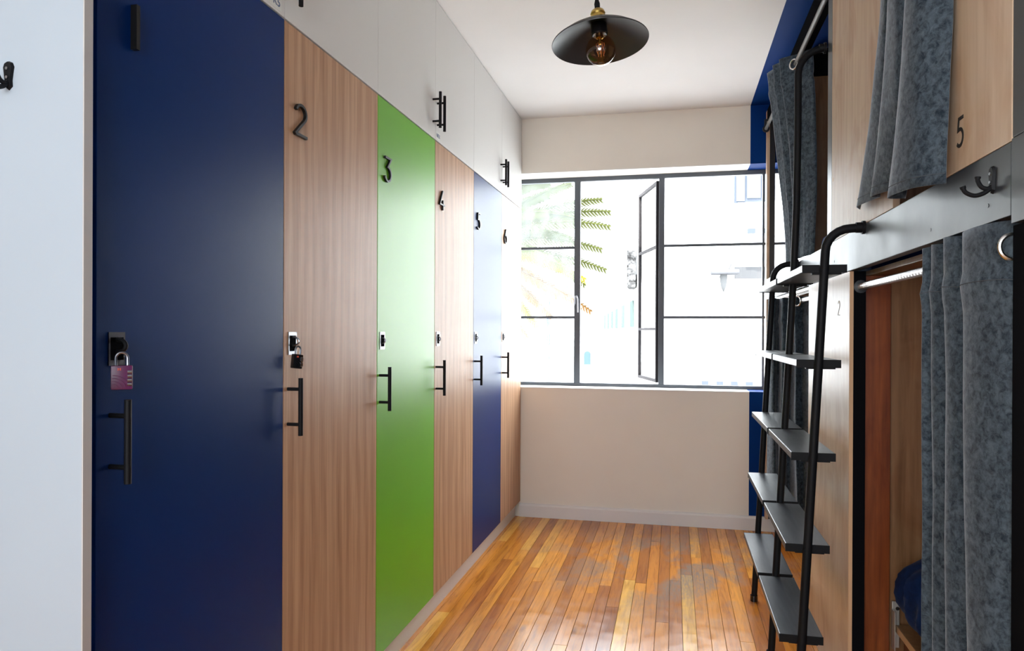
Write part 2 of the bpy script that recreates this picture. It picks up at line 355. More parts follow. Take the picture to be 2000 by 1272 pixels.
# floor: sub floor with every board an object
fl = struct('floor', B(XL, XR, YF, YB+0.05, -0.08, -0.012), M_carc)
x = XL; random.seed(11); nb = 0
while x < XR - 0.005:
    w = min(0.0585 + random.uniform(-0.001, 0.001), XR - x); y = YF
    while y < YB:
        ln = random.choice((1.3, 1.9, 2.4, 3.1)) * random.uniform(0.8, 1.15)
        if y == YF: ln = random.uniform(1.2, 3.4)
        y1 = min(y + ln, YB)
        if YB - y1 < 0.35: y1 = YB
        dz = random.uniform(-0.0006, 0.0)
        bm = B(x+0.0007, x+w-0.0007, y+0.0006, y1-0.0006, -0.012, dz)
        tops = [e for e in bm.edges if all(v.co.z > -0.005 for v in e.verts)]
        bmesh.ops.bevel(bm, geom=tops, offset=0.0008, segments=1, affect='EDGES')
        link('floorboard', bm, M_floor, fl); nb += 1
        y = y1
    x += w
# skirting under the window
bm = bmesh.new(); pr = [(YB, 0), (YB-0.018, 0), (YB-0.018, 0.078), (YB-0.012, 0.090), (YB, 0.094)]
a = [bm.verts.new((-1.055, p, z)) for p, z in pr]; b = [bm.verts.new((1.45, p, z)) for p, z in pr]
for i in range(len(pr)):
    j = (i+1) % len(pr); bm.faces.new((a[i], a[j], b[j], b[i]))
bm.faces.new(a); bm.faces.new(b[::-1]); struct('baseboard_back', bm, M_skirt)

# ------------------------------------------------------------------ window_1: steel frame, open casement, panes
win = struct('window_1', B(WX0, WX1, YW, YW+0.035, 2.384, 2.414), M_frame); ORI[win.name] = Vector((0, 0, 0))
def wpart(n, *a, **k): return link(n, B(*a, bev=0.002), k.get('m', M_frame), win)
wpart('bottom_rail', WX0, WX1, YW, YW+0.035, 0.911, 0.934)
for n, x0, x1 in (('mullion', -0.702, -0.658), ('mullion', -0.105, -0.066), ('mullion', 0.588, 0.603), ('frame_side', WX0, WX0+0.03), ('frame_side', WX1-0.03, WX1)):
    wpart(n, x0, x1, YW-0.004, YW+0.036, 0.932, 2.386)
for x0, x1 in ((WX0+0.03, -0.702), (-0.066, 0.588), (0.603, WX1-0.03)):
    zs = (0.934, 1.397, 1.415, 1.900, 1.918, 2.384)
    wpart('glazing_bar', x0, x1, YW+0.004, YW+0.03, 1.397, 1.415); wpart('glazing_bar', x0, x1, YW+0.004, YW+0.03, 1.900, 1.918)
    for k in (0, 2, 4):
        link('pane', B(x0, x1, YW+0.016, YW+0.019, zs[k], zs[k+1]), M_glassd if x0 < -0.7 else M_glass, win)
# open casement hinged on the middle mullion, swung outwards
hx, hy = -0.112, YW+0.03; wdt = 0.545; ang = math.radians(106.0)
dirv = Vector((math.cos(ang), math.sin(ang), 0)); nrm = Vector((-dirv.y, dirv.x, 0))
def sbox(s0, s1, z0, z1, t=0.012):
    bm = B(s0, s1, -t, t, z0, z1); m = Matrix((dirv, nrm, Vector((0, 0, 1)))).transposed().to_4x4(); m.translation = (hx, hy, 0)
    bmesh.ops.transform(bm, matrix=m, verts=bm.verts); return bm
sash = link('casement', sbox(0, 0.022, 0.945, 2.372), M_sash, win)
for a in ((wdt-0.022, wdt, 0.945, 2.372), (0.022, wdt-0.022, 2.350, 2.372), (0.022, wdt-0.022, 0.945, 0.967), (0.022, wdt-0.022, 1.900, 1.918), (0.022, wdt-0.022, 1.315, 1.333)):
    link('casement_bar', sbox(*a), M_sash, sash)
for z0, z1 in ((0.967, 1.315), (1.333, 1.900), (1.918, 2.350)): link('pane', sbox(0.022, wdt-0.022, z0, z1, 0.0015), M_glass, sash)
bm = bmesh.new(); box(bm, -0.700, -0.690, YW-0.022, YW-0.004, 1.50, 1.56); tube(bm, [(-0.684, YW-0.02, 1.56), (-0.674, YW-0.035, 1.54), (-0.672, YW-0.035, 1.44)], 0.006, 8)
link('latch', bm, M_chrome, win)

# ------------------------------------------------------------------ lockers on the left
XD = -1.05
EDG = [1.147, 1.814, 2.460, 3.107, 3.754, 4.400, 4.998]
ZB, ZT = 0.1095, 2.1626
struct('baseboard_left', B(-1.60, -1.086, 1.125, 4.99, 0.0, 0.104), M_plinth)
def bar_handle(bm, y, zc, ln=0.16, cc=0.098, xo=-1.010, r=0.0066):
    tube(bm, [(xo, y, zc-ln/2), (xo, y, zc+ln/2)], r, 14)
    for s in (-1, 1): tube(bm, [(XD, y, zc+s*cc/2), (xo, y, zc+s*cc/2)], 0.0048, 10)
DM = [M_blue, M_lam, M_green, M_lam, M_blue, M_lam]
LLAB = ['navy blue locker nearest the camera, pink padlock on its hasp', 'wood-effect locker with black numeral 2, between navy and green doors',
        'bright green locker door with black numeral 3', 'wood-effect locker with numeral 4, between the green and far blue doors',
        'blue locker with numeral 5, second from the window', 'wood-effect locker with numeral 6, against the window wall']
for i in range(6):
    y0, y1 = EDG[i], EDG[i+1]
    t = thing('locker', (-1.33, (y0+y1)/2, ZB), LLAB[i], 'locker', 'tall numbered lockers in the left row')
    bm = bmesh.new(); box(bm, -1.62, XD-0.0195, y0+0.001, y1-0.001, ZB-0.004, ZT)
    link('body', bm, M_carc, t)
    d = link('door', B(XD-0.018, XD, y0+0.0018, y1-0.0018, ZB, ZT-0.002, bev=0.0012), DM[i], t)
    bm = bmesh.new(); bar_handle(bm, y0+(0.037 if i == 0 else 0.023), 1.092); link('handle', bm, M_black, d, True)
    bm = bmesh.new()
    if i == 0:
        numeral(bm, '1', (XD, y0+0.066, 1.859), 0.088, (0, 1, 0), (0, 0, 1), (1, 0, 0), 0.0095, 0.014)
    else: numeral(bm, str(i+1), (XD, y0+0.050, 1.862), 0.088, (0, 1, 0), (0, 0, 1), (1, 0, 0), 0.0080 if i < 3 else 0.0068, 0.009, 1.18)
    link('numeral', bm, M_numgl, d)
    # recessed hasp plate
    ya, yb, za, zb = (y0+0.024, y0+0.068, 1.236, 1.300) if i else (y0+0.031, y0+0.073, 1.236, 1.300)
    bm = bmesh.new()
    for a in ((ya, ya+0.004, za, zb), (yb-0.004, yb, za, zb), (ya+0.004, yb-0.004, zb-0.010, zb), (ya+0.004, yb-0.004, za, za+0.010)): box(bm, XD, XD+0.0025, *a)
    link('hasp_plate', bm, M_chrome if i else M_chrrefl, d)
    link('hasp_well', B(XD-0.001, XD+0.0015, ya+0.004, yb-0.004, za+0.010, zb-0.010), M_matt, d)
    bm = bmesh.new(); yc = (ya+yb)/2; zc = 1.268
    cen = [(XD+0.002+0.011*math.sin(math.pi*k/10), yc, zc+0.010*math.cos(math.pi*k/10)) for k in range(11)]
    if i < 2: cen = [(XD+0.002+0.020*math.sin(math.pi*k/10), yc, zc+0.006+0.012*math.cos(math.pi*k/10)) for k in range(11)]
    tube(bm, cen, 0.0025 if i else 0.0045, 8); link('staple', bm, M_chrome if i else M_black, d, True)
# overhead cupboards, three pairs
ULAB = ['pale grey overhead cupboard pair above the navy and number 2 lockers', 'pale grey overhead cupboard pair above lockers 3 and 4',
        'pale grey overhead cupboard pair above lockers 5 and 6, by the window']
for k in range(3):
    e0, e1, e2 = EDG[2*k], EDG[2*k+1], EDG[2*k+2]
    t = thing('overhead_cupboard', (-1.33, e1, ZT+0.004), ULAB[k], 'cupboard', 'overhead cupboards above the lockers')
    link('body', B(-1.62, XD-0.0195, e0+0.001, e2-0.001, ZT+0.003, ZC-0.004), M_carc, t)
    for a, b, hy_ in ((e0, e1, e1-0.036), (e1, e2, e1+0.026)):
        d = link('door', B(XD-0.018, XD, a+0.001, b-0.001, ZT+0.0035, ZC-0.005, bev=0.001), M_whitelam, t)
        bm = bmesh.new(); bar_handle(bm, hy_, 2.286, 0.16, 0.098, -1.015); link('handle', bm, M_black, d, True)
        if (k, a) in ((0, e0), (1, e1)):
            ly = 1.735 if k == 0 else e1+0.012; lz = ZT+0.010
            pp = link('paper_label', B(XD, XD+0.0006, ly, ly+0.062 if k == 0 else ly+0.05, lz, lz+0.036), M_paper, d, label='small white paper label with blue handwriting')
            bm = text_mesh('K5' if k == 0 else 'NEX', 0.032 if k == 0 else 0.024, (XD+0.0009, ly+(0.018 if k == 0 else 0.004), lz+0.010), (0, 1, 0), (0, 0, 1), (1, 0, 0))
            bmesh.ops.scale(bm, vec=(1, 1, 1), verts=bm.verts); bmesh.ops.translate(bm, vec=(0, 0, 0), verts=bm.verts)
            w = link('writing', bm, M_ink, t)
# end panel facing the camera, with its grey edge band
t = thing('end_panel', (-1.33, 1.10, 0), 'tall white end panel with grey edge at near end of the lockers', 'panel')
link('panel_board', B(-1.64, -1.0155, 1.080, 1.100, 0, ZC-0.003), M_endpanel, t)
link('edge_band', B(-1.0155, -1.013, 1.0802, 1.100, 0, ZC-0.003), M_endedge, t, label='grey edge band')
link('gap_shade_strip', B(-1.60, XD-0.008, 1.1005, 1.1468, 0.0, ZC-0.003), M_matt, t, label='black strip painted as gap shade beside the navy door')  # added black strip standing in for shade in the gap by the door

# padlocks
def padlock(name, root, label, body_m, rotz, cx, cy, cz, w=0.034, h=0.044, dp=0.015, tilt=0.0, white=False):
    t = thing(name, (cx, cy, cz), label, 'padlock')
    bm = B(-w/2, w/2, -dp/2, dp/2, 0, h, bev=0.003); R_ = Matrix.Translation((cx, cy, cz)) @ Matrix.Rotation(rotz, 4, 'Z') @ Matrix.Rotation(tilt, 4, 'Y')
    def fin(bm, m, n, par, sm=False):
        bmesh.ops.transform(bm, matrix=R_, verts=bm.verts); return link(n, bm, m, par, sm)
    b = fin(bm, body_m, 'body', t, True)
    pts = [(-w*0.27, 0, h-0.002), (-w*0.27, 0, h+0.014)] + [(-w*0.27*math.cos(math.pi*k/10), 0, h+0.014+w*0.27*math.sin(math.pi*k/10)) for k in range(1, 10)] + [(w*0.27, 0, h+0.014), (w*0.27, 0, h-0.002)]
    fin(T_(pts, 0.0026, 10), M_chrome, 'shackle', t, True)
    for k in range(4):
        z = h*(0.22+0.17*k)
        bm = bmesh.new(); disc_cyl(bm, (w*0.36, -dp/2+0.0005, z), (1, 0, 0), 0.0035, w*0.2, 12); fin(bm, M_chrome if white else M_chrome, 'dial', b, True)
    bm = bmesh.new()
    for k in range(4):
        r = 0.010+0.0055*k; ribbon(bm, [(x_, y_) for x_, y_ in arc(-w/2+0.002, 0.001, r*1.1, r, 88, 12, 8)], 0.0016, 0.0012, (0, -dp/2-0.0006, 0), (1, 0, 0), (0, 0, 1), (0, -1, 0))
    fin(bm, body_m, 'ripple_relief', b)
    bm = bmesh.new(); tube(bm, [(0.0, -dp/2-0.0008, h-0.008), (0.001, -dp/2-0.0008, h-0.008)], 0.0001, 4); bm.free()
    bm = bmesh.new()
    for k in range(4):
        a = k*math.pi/2+math.pi/4; ribbon(bm, [(-0.004+0.0008*math.cos(a), h-0.007+0.0008*math.sin(a)), (-0.004+0.0040*math.cos(a), h-0.007+0.0025*math.sin(a))], 0.0018, 0.0006, (0, -dp/2-0.0004, 0), (1, 0, 0), (0, 0, 1), (0, -1, 0))
    fin(bm, M_redmark, 'diamond_mark', b)
    return t
M_pink = mat('pink_padlock_enamel', (0.10, 0.012, 0.065), 0.35); M_redmark = mat('red_mark', (0.75, 0.10, 0.05), 0.4)
M_lockblk = mat('black_padlock_enamel', (0.01, 0.01, 0.012), 0.2)
padlock('padlock', None, 'pink combination padlock hanging from the navy locker', M_pink, math.radians(40), -1.024, 1.184, 1.191, 0.037, 0.046)
padlock('padlock', None, 'black and chrome padlock hanging from the wooden locker numbered 2', M_lockblk, math.radians(66), -1.030, 1.847, 1.198, 0.031, 0.040, 0.014, math.radians(7), True)

# coat hooks
def coat_hook(label, org, right, out):
    org, right, out = Vector(org), Vector(right), Vector(out); up = Vector((0, 0, 1))
    t = thing('coat_hook', tuple(org), label, 'hook')
    P = lambda a, b, c: org + right*a + up*b + out*c
    bm = bmesh.new(); pl = [(0, 0.024), (0.006, 0.021), (0.0085, 0.014), (0.007, 0.004), (0.0055, -0.008), (0.006, -0.018), (0, -0.024)]
    pl = [(a*1.3, b*1.1) for a, b in pl]; ring = [(a, b) for a, b in pl] + [(-a, b) for a, b in pl[-2:0:-1]]
    f0 = [bm.verts.new(P(a, b, 0)) for a, b in ring]; f1 = [bm.verts.new(P(a*0.8, b*0.92, 0.005)) for a, b in ring]
    for i in range(len(ring)): bm.faces.new((f0[i], f0[(i+1) % len(ring)], f1[(i+1) % len(ring)], f1[i]))
    bm.faces.new(f0[::-1]); bm.faces.new(f1); pl_ = link('back_plate', bm, M_black, t, True)
    up_arm = catmull([P(0, -0.012, 0.003), P(0, -0.016, 0.010), P(0, -0.012, 0.020), P(0, -0.001, 0.026), P(0, 0.007, 0.026)], 5)
    lo_arm = catmull([P(0, -0.014, 0.003), P(0, -0.024, 0.016), P(0, -0.028, 0.032), P(0, -0.021, 0.047), P(0, -0.010, 0.052)], 5)
    for n, q in (('upper_hook', up_arm), ('lower_hook', lo_arm)):
        nq = len(q); link(n, T_(q, [0.0042 + (0.0012 if k > nq-4 else 0) for k in range(nq)], 10), M_black, t, True)
    for s in (0.012, -0.004):
        bm = bmesh.new(); disc_cyl(bm, P(0, s, 0.006), out, 0.0028, 0.002, 10); link('screw', bm, M_chrome, t)
coat_hook('black double coat hook on the white end panel', (-1.172, 1.080, 1.762), (1, 0, 0), (0, -1, 0))
coat_hook('black double coat hook on the grey bunk rail', (0.583, 1.522, 1.592), (0, -1, 0), (-1, 0, 0))

# ------------------------------------------------------------------ bunk bed built in on the right
FX = 0.583
bed = thing('bunk_bed', (1.04, 3.0, 0), 'built-in double-deck bunk with plywood panels and charcoal side rail', 'bunk bed')
def bp_(n, m, *a, bev=0.0015, **k): return link(n, B(*a, bev=bev), m, bed, **k)
side = bp_('side_rail', M_fascia, FX, FX+0.03, 1.449, 4.93, 1.515, 1.645, label='wide charcoal rail of the upper berth')
for y_, z_ in ((1.545, 1.548), (1.86, 1.545), (2.9, 1.57)):
    bm = bmesh.new(); disc_cyl(bm, (FX-0.0002, y_, z_), (1, 0, 0), 0.004, 0.001, 10); link('screw', bm, M_post, side)
bp_('side_rail', M_fascia, FX, FX+0.03, 0.60, 1.4475, 1.500, 1.650, label='near section of charcoal rail')
bp_('upper_side_board', M_post, FX+0.001, FX+0.02, 0.60, 1.446, 1.6515, 2.74, label='dark board beside the numbered panel')
bp_('lower_side_board', M_matt, FX+0.012, FX+0.032, 0.60, 1.470, 0.0, 1.499)
p5 = bp_('front_panel', M_plyp, FX, FX+0.018, 1.4475, 1.830, 1.6465, 2.74, label='pale plywood panel with printed numeral 5')
bm = bmesh.new(); numeral(bm, '5', (FX-0.0003, 1.700, 1.697), 0.058, (0, -1, 0), (0, 0, 1), (-1, 0, 0), 0.0075, 0.0008); link('numeral', bm, M_numpaint, p5)
pu = bp_('front_panel', M_ply, FX, FX+0.018, 2.16, 2.952, 1.6465, 2.74, label='knotty plywood panel beside the hanging curtain')
for y_, z_, r_ in ((2.925, 1.880, 0.007), (2.925, 2.382, 0.006)):
    bm = bmesh.new(); disc_cyl(bm, (FX-0.0002, y_, z_), (1, 0, 0), r_, 0.0008, 12); link('screw_plug', bm, M_plyedge, pu)
bp_('post', M_fascia, FX, FX+0.045, 2.954, 3.030, 1.6465, 2.74)
p2 = bp_('front_panel', M_plyp, FX, FX+0.012, 2.655, 3.418, 0.002, 1.513, label='pale plywood panel with faint numeral 2')
M_faint = mat('numeral_worn_print', (0.42, 0.33, 0.25), 0.6)
bm = bmesh.new(); numeral(bm, '2', (FX-0.0003, 2.832, 1.368), 0.052, (0, -1, 0), (0, 0, 1), (-1, 0, 0), 0.004, 0.0006); link('numeral', bm, M_faint, p2)
bp_('panel_edge', M_plyedge, FX, FX+0.012, 2.652, 2.6545, 0.002, 1.513, bev=0)
bp_('post', M_matt, FX+0.0125, FX+0.052, 2.657, 2.712, 0.0, 1.513)
bp_('stud', M_stain, FX+0.053, FX+0.134, 2.672, 2.705, 0.0, 1.499, label='red-brown stained timber upright')
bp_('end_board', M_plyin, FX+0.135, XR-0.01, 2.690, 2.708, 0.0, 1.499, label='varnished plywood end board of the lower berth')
bp_('top_beam', M_matt, FX, FX+0.05, 0.60, 4.93, 2.655, 2.74)
bp_('post', M_post, FX+0.0185, FX+0.052, 4.94, 4.985, 0.095, 2.74)
bp_('end_strip', M_plyp, FX, FX+0.018, 4.93, 4.985, 0.095, 2.74)
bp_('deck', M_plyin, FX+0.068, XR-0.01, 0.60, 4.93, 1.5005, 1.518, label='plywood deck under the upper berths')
bp_('deck_angle', M_post, FX+0.031, FX+0.066, 0.60, 4.93, 1.535, 1.56)
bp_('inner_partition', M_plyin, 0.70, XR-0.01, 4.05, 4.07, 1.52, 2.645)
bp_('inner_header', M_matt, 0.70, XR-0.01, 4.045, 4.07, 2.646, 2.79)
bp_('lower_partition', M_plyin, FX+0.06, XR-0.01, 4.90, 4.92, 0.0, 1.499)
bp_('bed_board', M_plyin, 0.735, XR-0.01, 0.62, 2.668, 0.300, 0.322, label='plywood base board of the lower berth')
bp_('board_edge', M_plyedge, 0.7325, 0.735, 0.62, 2.668, 0.300, 0.322, bev=0)
bp_('bed_board', M_stain, 0.78, XR-0.01, 2.72, 4.89, 0.300, 0.322)
bp_('bearer', M_stain, 0.76, 0.80, 0.62, 2.668, 0.16, 0.299)
br = bp_('bracket', M_bracket, 0.722, 0.745, 2.660, 2.668, 0.245, 0.40, label='grey metal bed bracket')
bm = bmesh.new(); disc_cyl(bm, (0.738, 2.6585, 0.378), (0, 1, 0), 0.006, 0.003, 12); link('bolt', bm, M_post, br)
bm = bmesh.new(); box(bm, 0.7215, 0.7245, 2.630, 2.668, 0.245, 0.375); link('bracket_flange', bm, M_bracket, br)
# curtain poles
def pole(y0, y1, x_, z_, r=0.0125, ridges=True):
    bm = bmesh.new(); n = int((y1-y0)/0.012) if ridges else 2
    tube(bm, [(x_, y0+(y1-y0)*k/n, z_) for k in range(n+1)], [r*(1.0 if k % 2 else 0.93) for k in range(n+1)] if ridges else r, 14)
    p = link('curtain_pole', bm, M_alu if ridges else M_polegrey, bed, not ridges)
    bm = bmesh.new(); disc_cyl(bm, (x_, y1+0.004, z_), (0, 1, 0), 0.022, 0.012, 20); link('pole_socket', bm, M_post, p)
pole(0.62, 2.655, 0.618, 1.461); pole(3.425, 4.88, 0.618, 1.461); pole(0.62, 4.90, 0.574, 2.612, 0.0105, False)
for y_ in (1.4, 3.0, 4.9):
    bm = bmesh.new(); box(bm, 0.563, 0.577, y_-0.006, y_+0.006, 2.61, 2.66); box(bm, 0.563, FX, y_-0.006, y_+0.006, 2.66, 2.672); link('pole_bracket', bm, M_post, bed)

# ------------------------------------------------------------------ ladder
lad = thing('bunk_ladder', (0.40, 3.06, 0), 'black double-width steel ladder with charcoal treads against the bunk', 'ladder')
def sx(z): return 0.386 + 0.0515*z
def rail(y, ztop_arc, zfl, name='rail', xt=None, rad=0.075, extra=None):
    pts = [(sx(z), y, z) for z in (0.0, 0.4, 0.8, 1.2)]
    if extra: pts += extra
    x0 = pts[-1][0]
    pts += [(x0 if extra else sx(ztop_arc), y, ztop_arc)]
    xs = pts[-1][0]; h = zfl - ztop_arc; rx = min(rad, FX-xs-0.01)
    pts += [(xs + rx*(1-math.cos(math.radians(a))), y, ztop_arc + h*math.sin(math.radians(a))) for a in (15, 30, 45, 60, 75, 90)]
    pts += [(FX-0.004, y, zfl+0.002)]
    r = link(name, T_(pts, 0.0138, 14), M_black, lad, True)
    bm = bmesh.new(); disc_cyl(bm, (FX-0.006, y, zfl+0.002), (1, 0, 0), 0.021, 0.009, 20); tube(bm, [(FX-0.028, y, zfl+0.002), (FX-0.008, y, zfl+0.002)], 0.0165, 16); link('flange', bm, M_black, r, True)
    bm = bmesh.new(); disc_cyl(bm, (sx(0), y, 0.014), (0, 0, 1), 0.0175, 0.028, 18); link('foot', bm, M_blackgl, r, True)
    return r
rail(2.452, 1.560, 1.632); rail(3.690, 1.560, 1.632)
rail(3.0600, 2.330, 2.425, extra=[(sx(1.55), 3.06, 1.56), (0.474, 3.06, 1.8), (0.478, 3.06, 2.1)], rad=0.095)
for k, (zt, xl) in enumerate(((0.333, 0.3365), (0.626, 0.354), (0.920, 0.3705), (1.2175, 0.385), (1.520, 0.401))):
    for y0, y1 in ((2.468, 3.043), (3.077, 3.674)):
        td = link('tread', B(xl, xl+0.133, y0, y1, zt-0.022, zt, bev=0.0025), M_tread, lad)
        for ye in (y0-0.001, y1-0.003): link('end_cap', B(xl-0.0005, xl+0.1335, ye, ye+0.004, zt-0.0255, zt+0.0005, bev=0.001), M_black, td)
        link('tread_lip', B(xl+0.030, xl+0.118, y0+0.006, y0+0.03, zt-0.030, zt-0.0225), M_black, td)

# ------------------------------------------------------------------ curtains
def curtain(label, top_pts, bot_pts, z0t, z0b, group='grey velvet bunk curtains', zt_fn=None, zb_fn=None, hem=None, rings=(), bulge=0.0, nv=46, name='curtain', flare=None):
    """top_pts / bot_pts: (x, y) fold profiles with the same number of points"""
    A = catmull([(a, b, 0) for a, b in top_pts], 9); Bq = catmull([(a, b, 0) for a, b in bot_pts], 9); n = len(A)
    cx = sum(p[0] for p in top_pts)/len(top_pts); cy_ = sum(p[1] for p in top_pts)/len(top_pts)
    t = thing(name, (cx, cy_, z0b), label, 'curtain', group)
    bm = bmesh.new(); rows = []
    for j in range(nv+1):
        v = j/nv; row = []
        for i in range(n):
            s = i/(n-1); zt = z0t + (zt_fn(s) if zt_fn else 0); zb = z0b + (zb_fn(s) if zb_fn else 0)
            k = v**flare if flare else v*v*(3-2*v)*0.35+v*0.65
            p = A[i].lerp(Bq[i], k); z = zt + (zb-zt)*v
            nz = noise.noise(Vector((s*6, v*2.6, cy_*3)))*0.007*min(1, v*3) + noise.noise(Vector((s*17, v*7, cy_)))*0.0022
            gather = -0.006*math.exp(-((z-(z0t-0.115))/0.02)**2)
            row.append(bm.verts.new((p.x+nz+bulge*math.sin(math.pi*v)+gather, p.y+nz*0.4, z)))
        rows.append(row)
    for a, b in zip(rows, rows[1:]):
        for i in range(n-1): bm.faces.new((a[i], a[i+1], b[i+1], b[i]))
    c = link('cloth', bm, M_velvet, t, True)
    sm = c.modifiers.new('thickness', 'SOLIDIFY'); sm.thickness = 0.0032; sm.offset = 0
    if hem:      # stitched header / hem seams follow the cloth
        for hv, nm in hem:
            j = min(nv, max(0, int(hv*nv))); me = c.data
            pts = [me.vertices[j*n+i].co + Vector((-0.0021, 0, 0)) + ORI[t.name] for i in range(n)]
            link(nm, T_(pts, 0.0008, 5), M_seam, t)
    for (x_, y_, z_, tilt) in rings:
        bm = bmesh.new(); ax = Vector((math.sin(tilt), math.cos(tilt), 0)); sd = Vector((ax.y, -ax.x, 0))
        tube(bm, [Vector((x_, y_, z_)) + (sd*math.cos(2*math.pi*k/24) + Vector((0, 0, 1))*math.sin(2*math.pi*k/24))*0.023 for k in range(24)], 0.0042, 8, closed=True)
        link('eyelet', bm, M_eyelet, t, True)
    return t
M_seam = mat('curtain_seam_thread', (0.06, 0.065, 0.075), 0.9); M_eyelet = mat('chrome_eyelet', (0.7, 0.69, 0.66), 0.25, 1.0)
# near lower curtain
curtain('grey velvet curtain across near lower berth, below the coat hook',
        [(0.640, 1.905), (0.578, 1.890), (0.590, 1.872), (0.638, 1.855), (0.580, 1.838), (0.585, 1.790), (0.640, 1.765), (0.578, 1.752), (0.584, 1.690), (0.638, 1.648), (0.575, 1.640), (0.574, 1.560), (0.600, 1.475), (0.650, 1.44)],
        [(0.635, 1.885), (0.575, 1.870), (0.588, 1.852), (0.640, 1.800), (0.574, 1.790), (0.590, 1.745), (0.642, 1.715), (0.574, 1.700), (0.588, 1.640), (0.638, 1.600), (0.572, 1.590), (0.572, 1.530), (0.600, 1.480), (0.650, 1.45)],
        1.508, 0.28, zt_fn=lambda s: -0.004*math.sin(s*20), hem=[(0.095, 'header_seam')], rings=[(0.600, 1.478, 1.462, 0.0), (0.62, 1.80, 1.461, 0.9)])
# near upper curtain: hangs from the top pole, tail draped over the rail
curtain('grey velvet curtain of upper berth beside the panel numbered 5',
        [(0.575, 2.100), (0.542, 2.090), (0.535, 2.040), (0.578, 2.010), (0.528, 1.985), (0.524, 1.890), (0.575, 1.845), (0.525, 1.815), (0.530, 1.745), (0.575, 1.700)],
        [(0.572, 2.480), (0.545, 2.380), (0.560, 2.215), (0.545, 2.175), (0.520, 2.130), (0.548, 2.010), (0.560, 1.950), (0.505, 1.905), (0.512, 1.765), (0.560, 1.690)],
        2.650, 1.655, zb_fn=lambda s: 0.022 - 0.045*s + (0.018 if s < 0.68 else -0.012), rings=[(0.572, 2.06, 2.612, 0.6), (0.572, 1.87, 2.612, 0.6)], hem=[(0.985, 'hem_seam')], flare=2.6)
# far upper curtain
curtain('grey velvet curtain of far upper berth, behind the tall grab rail',
        [(0.470, 3.98), (0.500, 3.90), (0.485, 3.87), (0.520, 3.82), (0.505, 3.79), (0.535, 3.76), (0.575, 3.74), (0.612, 3.70), (0.636, 3.68), (0.650, 3.74)],
        [(0.570, 4.02), (0.590, 3.95), (0.580, 3.92), (0.605, 3.88), (0.595, 3.84), (0.610, 3.80), (0.622, 3.76), (0.640, 3.72), (0.652, 3.70), (0.660, 3.74)],
        2.655, 1.662, zb_fn=lambda s: 0.02*s, rings=[(0.560, 3.715, 2.600, 0.9)], name='curtain', bulge=0.012)
# far lower curtain
curtain('grey velvet curtain of far lower berth, seen behind the ladder',
        [(0.490, 4.05), (0.510, 3.98), (0.540, 4.02), (0.545, 3.93), (0.590, 3.96), (0.595, 3.86), (0.585, 3.80), (0.625, 3.82), (0.640, 3.72), (0.665, 3.70), (0.690, 3.66), (0.700, 3.62)],
        [(0.490, 4.10), (0.515, 4.00), (0.540, 4.05), (0.550, 3.95), (0.590, 4.00), (0.600, 3.88), (0.600, 3.82), (0.630, 3.85), (0.650, 3.76), (0.670, 3.76), (0.690, 3.72), (0.700, 3.70)],
        1.482, 0.40, hem=[(0.10, 'header_seam')], rings=[(0.592, 3.775, 1.458, 1.0), (0.655, 3.655, 1.458, 0.8)])

# bedding
def lump(center, rad, label, name, cat, seed=0, power=2.6, wr=0.02):
    bm = bmesh.new(); bmesh.ops.create_icosphere(bm, subdivisions=5, radius=1.0)
    for v in bm.verts:
        p = v.co.normalized(); q = Vector([math.copysign(abs(c)**(2/power), c) for c in p])
        w = wr*noise.noise(Vector((p.x*3+seed, p.y*3, p.z*1.2)))*1.6 + wr*0.8*(noise.noise(Vector((p.x*5+seed, p.y*5, p.z*0.7))))*(1-abs(p.z)**3)
        v.co = Vector((q.x*rad[0], q.y*rad[1], q.z*rad[2]))*(1+w*2.0)
    bmesh.ops.translate(bm, verts=bm.verts, vec=center); return top(name, bm, M_navy, label, cat, None, True)
lump((1.045, 2.405, 0.492), (0.345, 0.235, 0.165), 'navy blue bundled duvet on the near lower berth', 'duvet', 'duvet', 3, 2.3, 0.05)
bm = B(0.745, 1.47, 3.06, 4.04, 1.5195, 1.80, bev=0.03); top('mattress', bm, M_navy, 'navy covered mattress on the far upper berth', 'mattress', None, True)

# ------------------------------------------------------------------ pendant lamp
lp = thing('pendant_lamp', (-0.253, 2.5, 2.298), 'wide black pendant lamp shade with clear amber globe bulb', 'pendant lamp')
C0 = Vector((-0.2515, 2.5, 2.2985))
RT = Matrix.Translation(C0) @ Matrix.Rotation(math.radians(-5.0), 4, 'Y') @ Matrix.Rotation(math.radians(-4.5), 4, 'X')
def axis(z): return RT @ Vector((0, 0, z))
bm = bmesh.new()
pr = [(0.026, 0.066), (0.05, 0.061), (0.09, 0.046), (0.13, 0.024), (0.160, 0.004), (0.1655, -0.001), (0.1665, 0.001), (0.1650, 0.004), (0.13, 0.029), (0.09, 0.052), (0.05, 0.067), (0.026, 0.073)]
lathe(bm, pr + [pr[0]], 64, RT); link('lamp_shade', bm, mat('black_enamel_shade', (0.030, 0.031, 0.034), 0.42), lp, True)
bm = bmesh.new(); lathe(bm, [(0.0, 0.068), (0.023, 0.068), (0.027, 0.074), (0.027, 0.092), (0.024, 0.097), (0.023, 0.099), (0.026, 0.104), (0.022, 0.114), (0.013, 0.121), (0.008, 0.123), (0, 0.123)], 28, RT); link('brass_cap', bm, M_brass, lp, True)
bm = bmesh.new(); lathe(bm, [(0.0, 0.067), (0.026, 0.067), (0.028, 0.060), (0.028, 0.030), (0.024, 0.026), (0.0, 0.026)], 28, RT); link('socket', bm, M_post, lp, True)
bm = bmesh.new(); lathe(bm, [(0.0, 0.125), (0.009, 0.125), (0.010, 0.140), (0.007, 0.152), (0.0035, 0.160), (0.0, 0.160)], 16, RT); link('cord_grip', bm, M_black, lp, True)
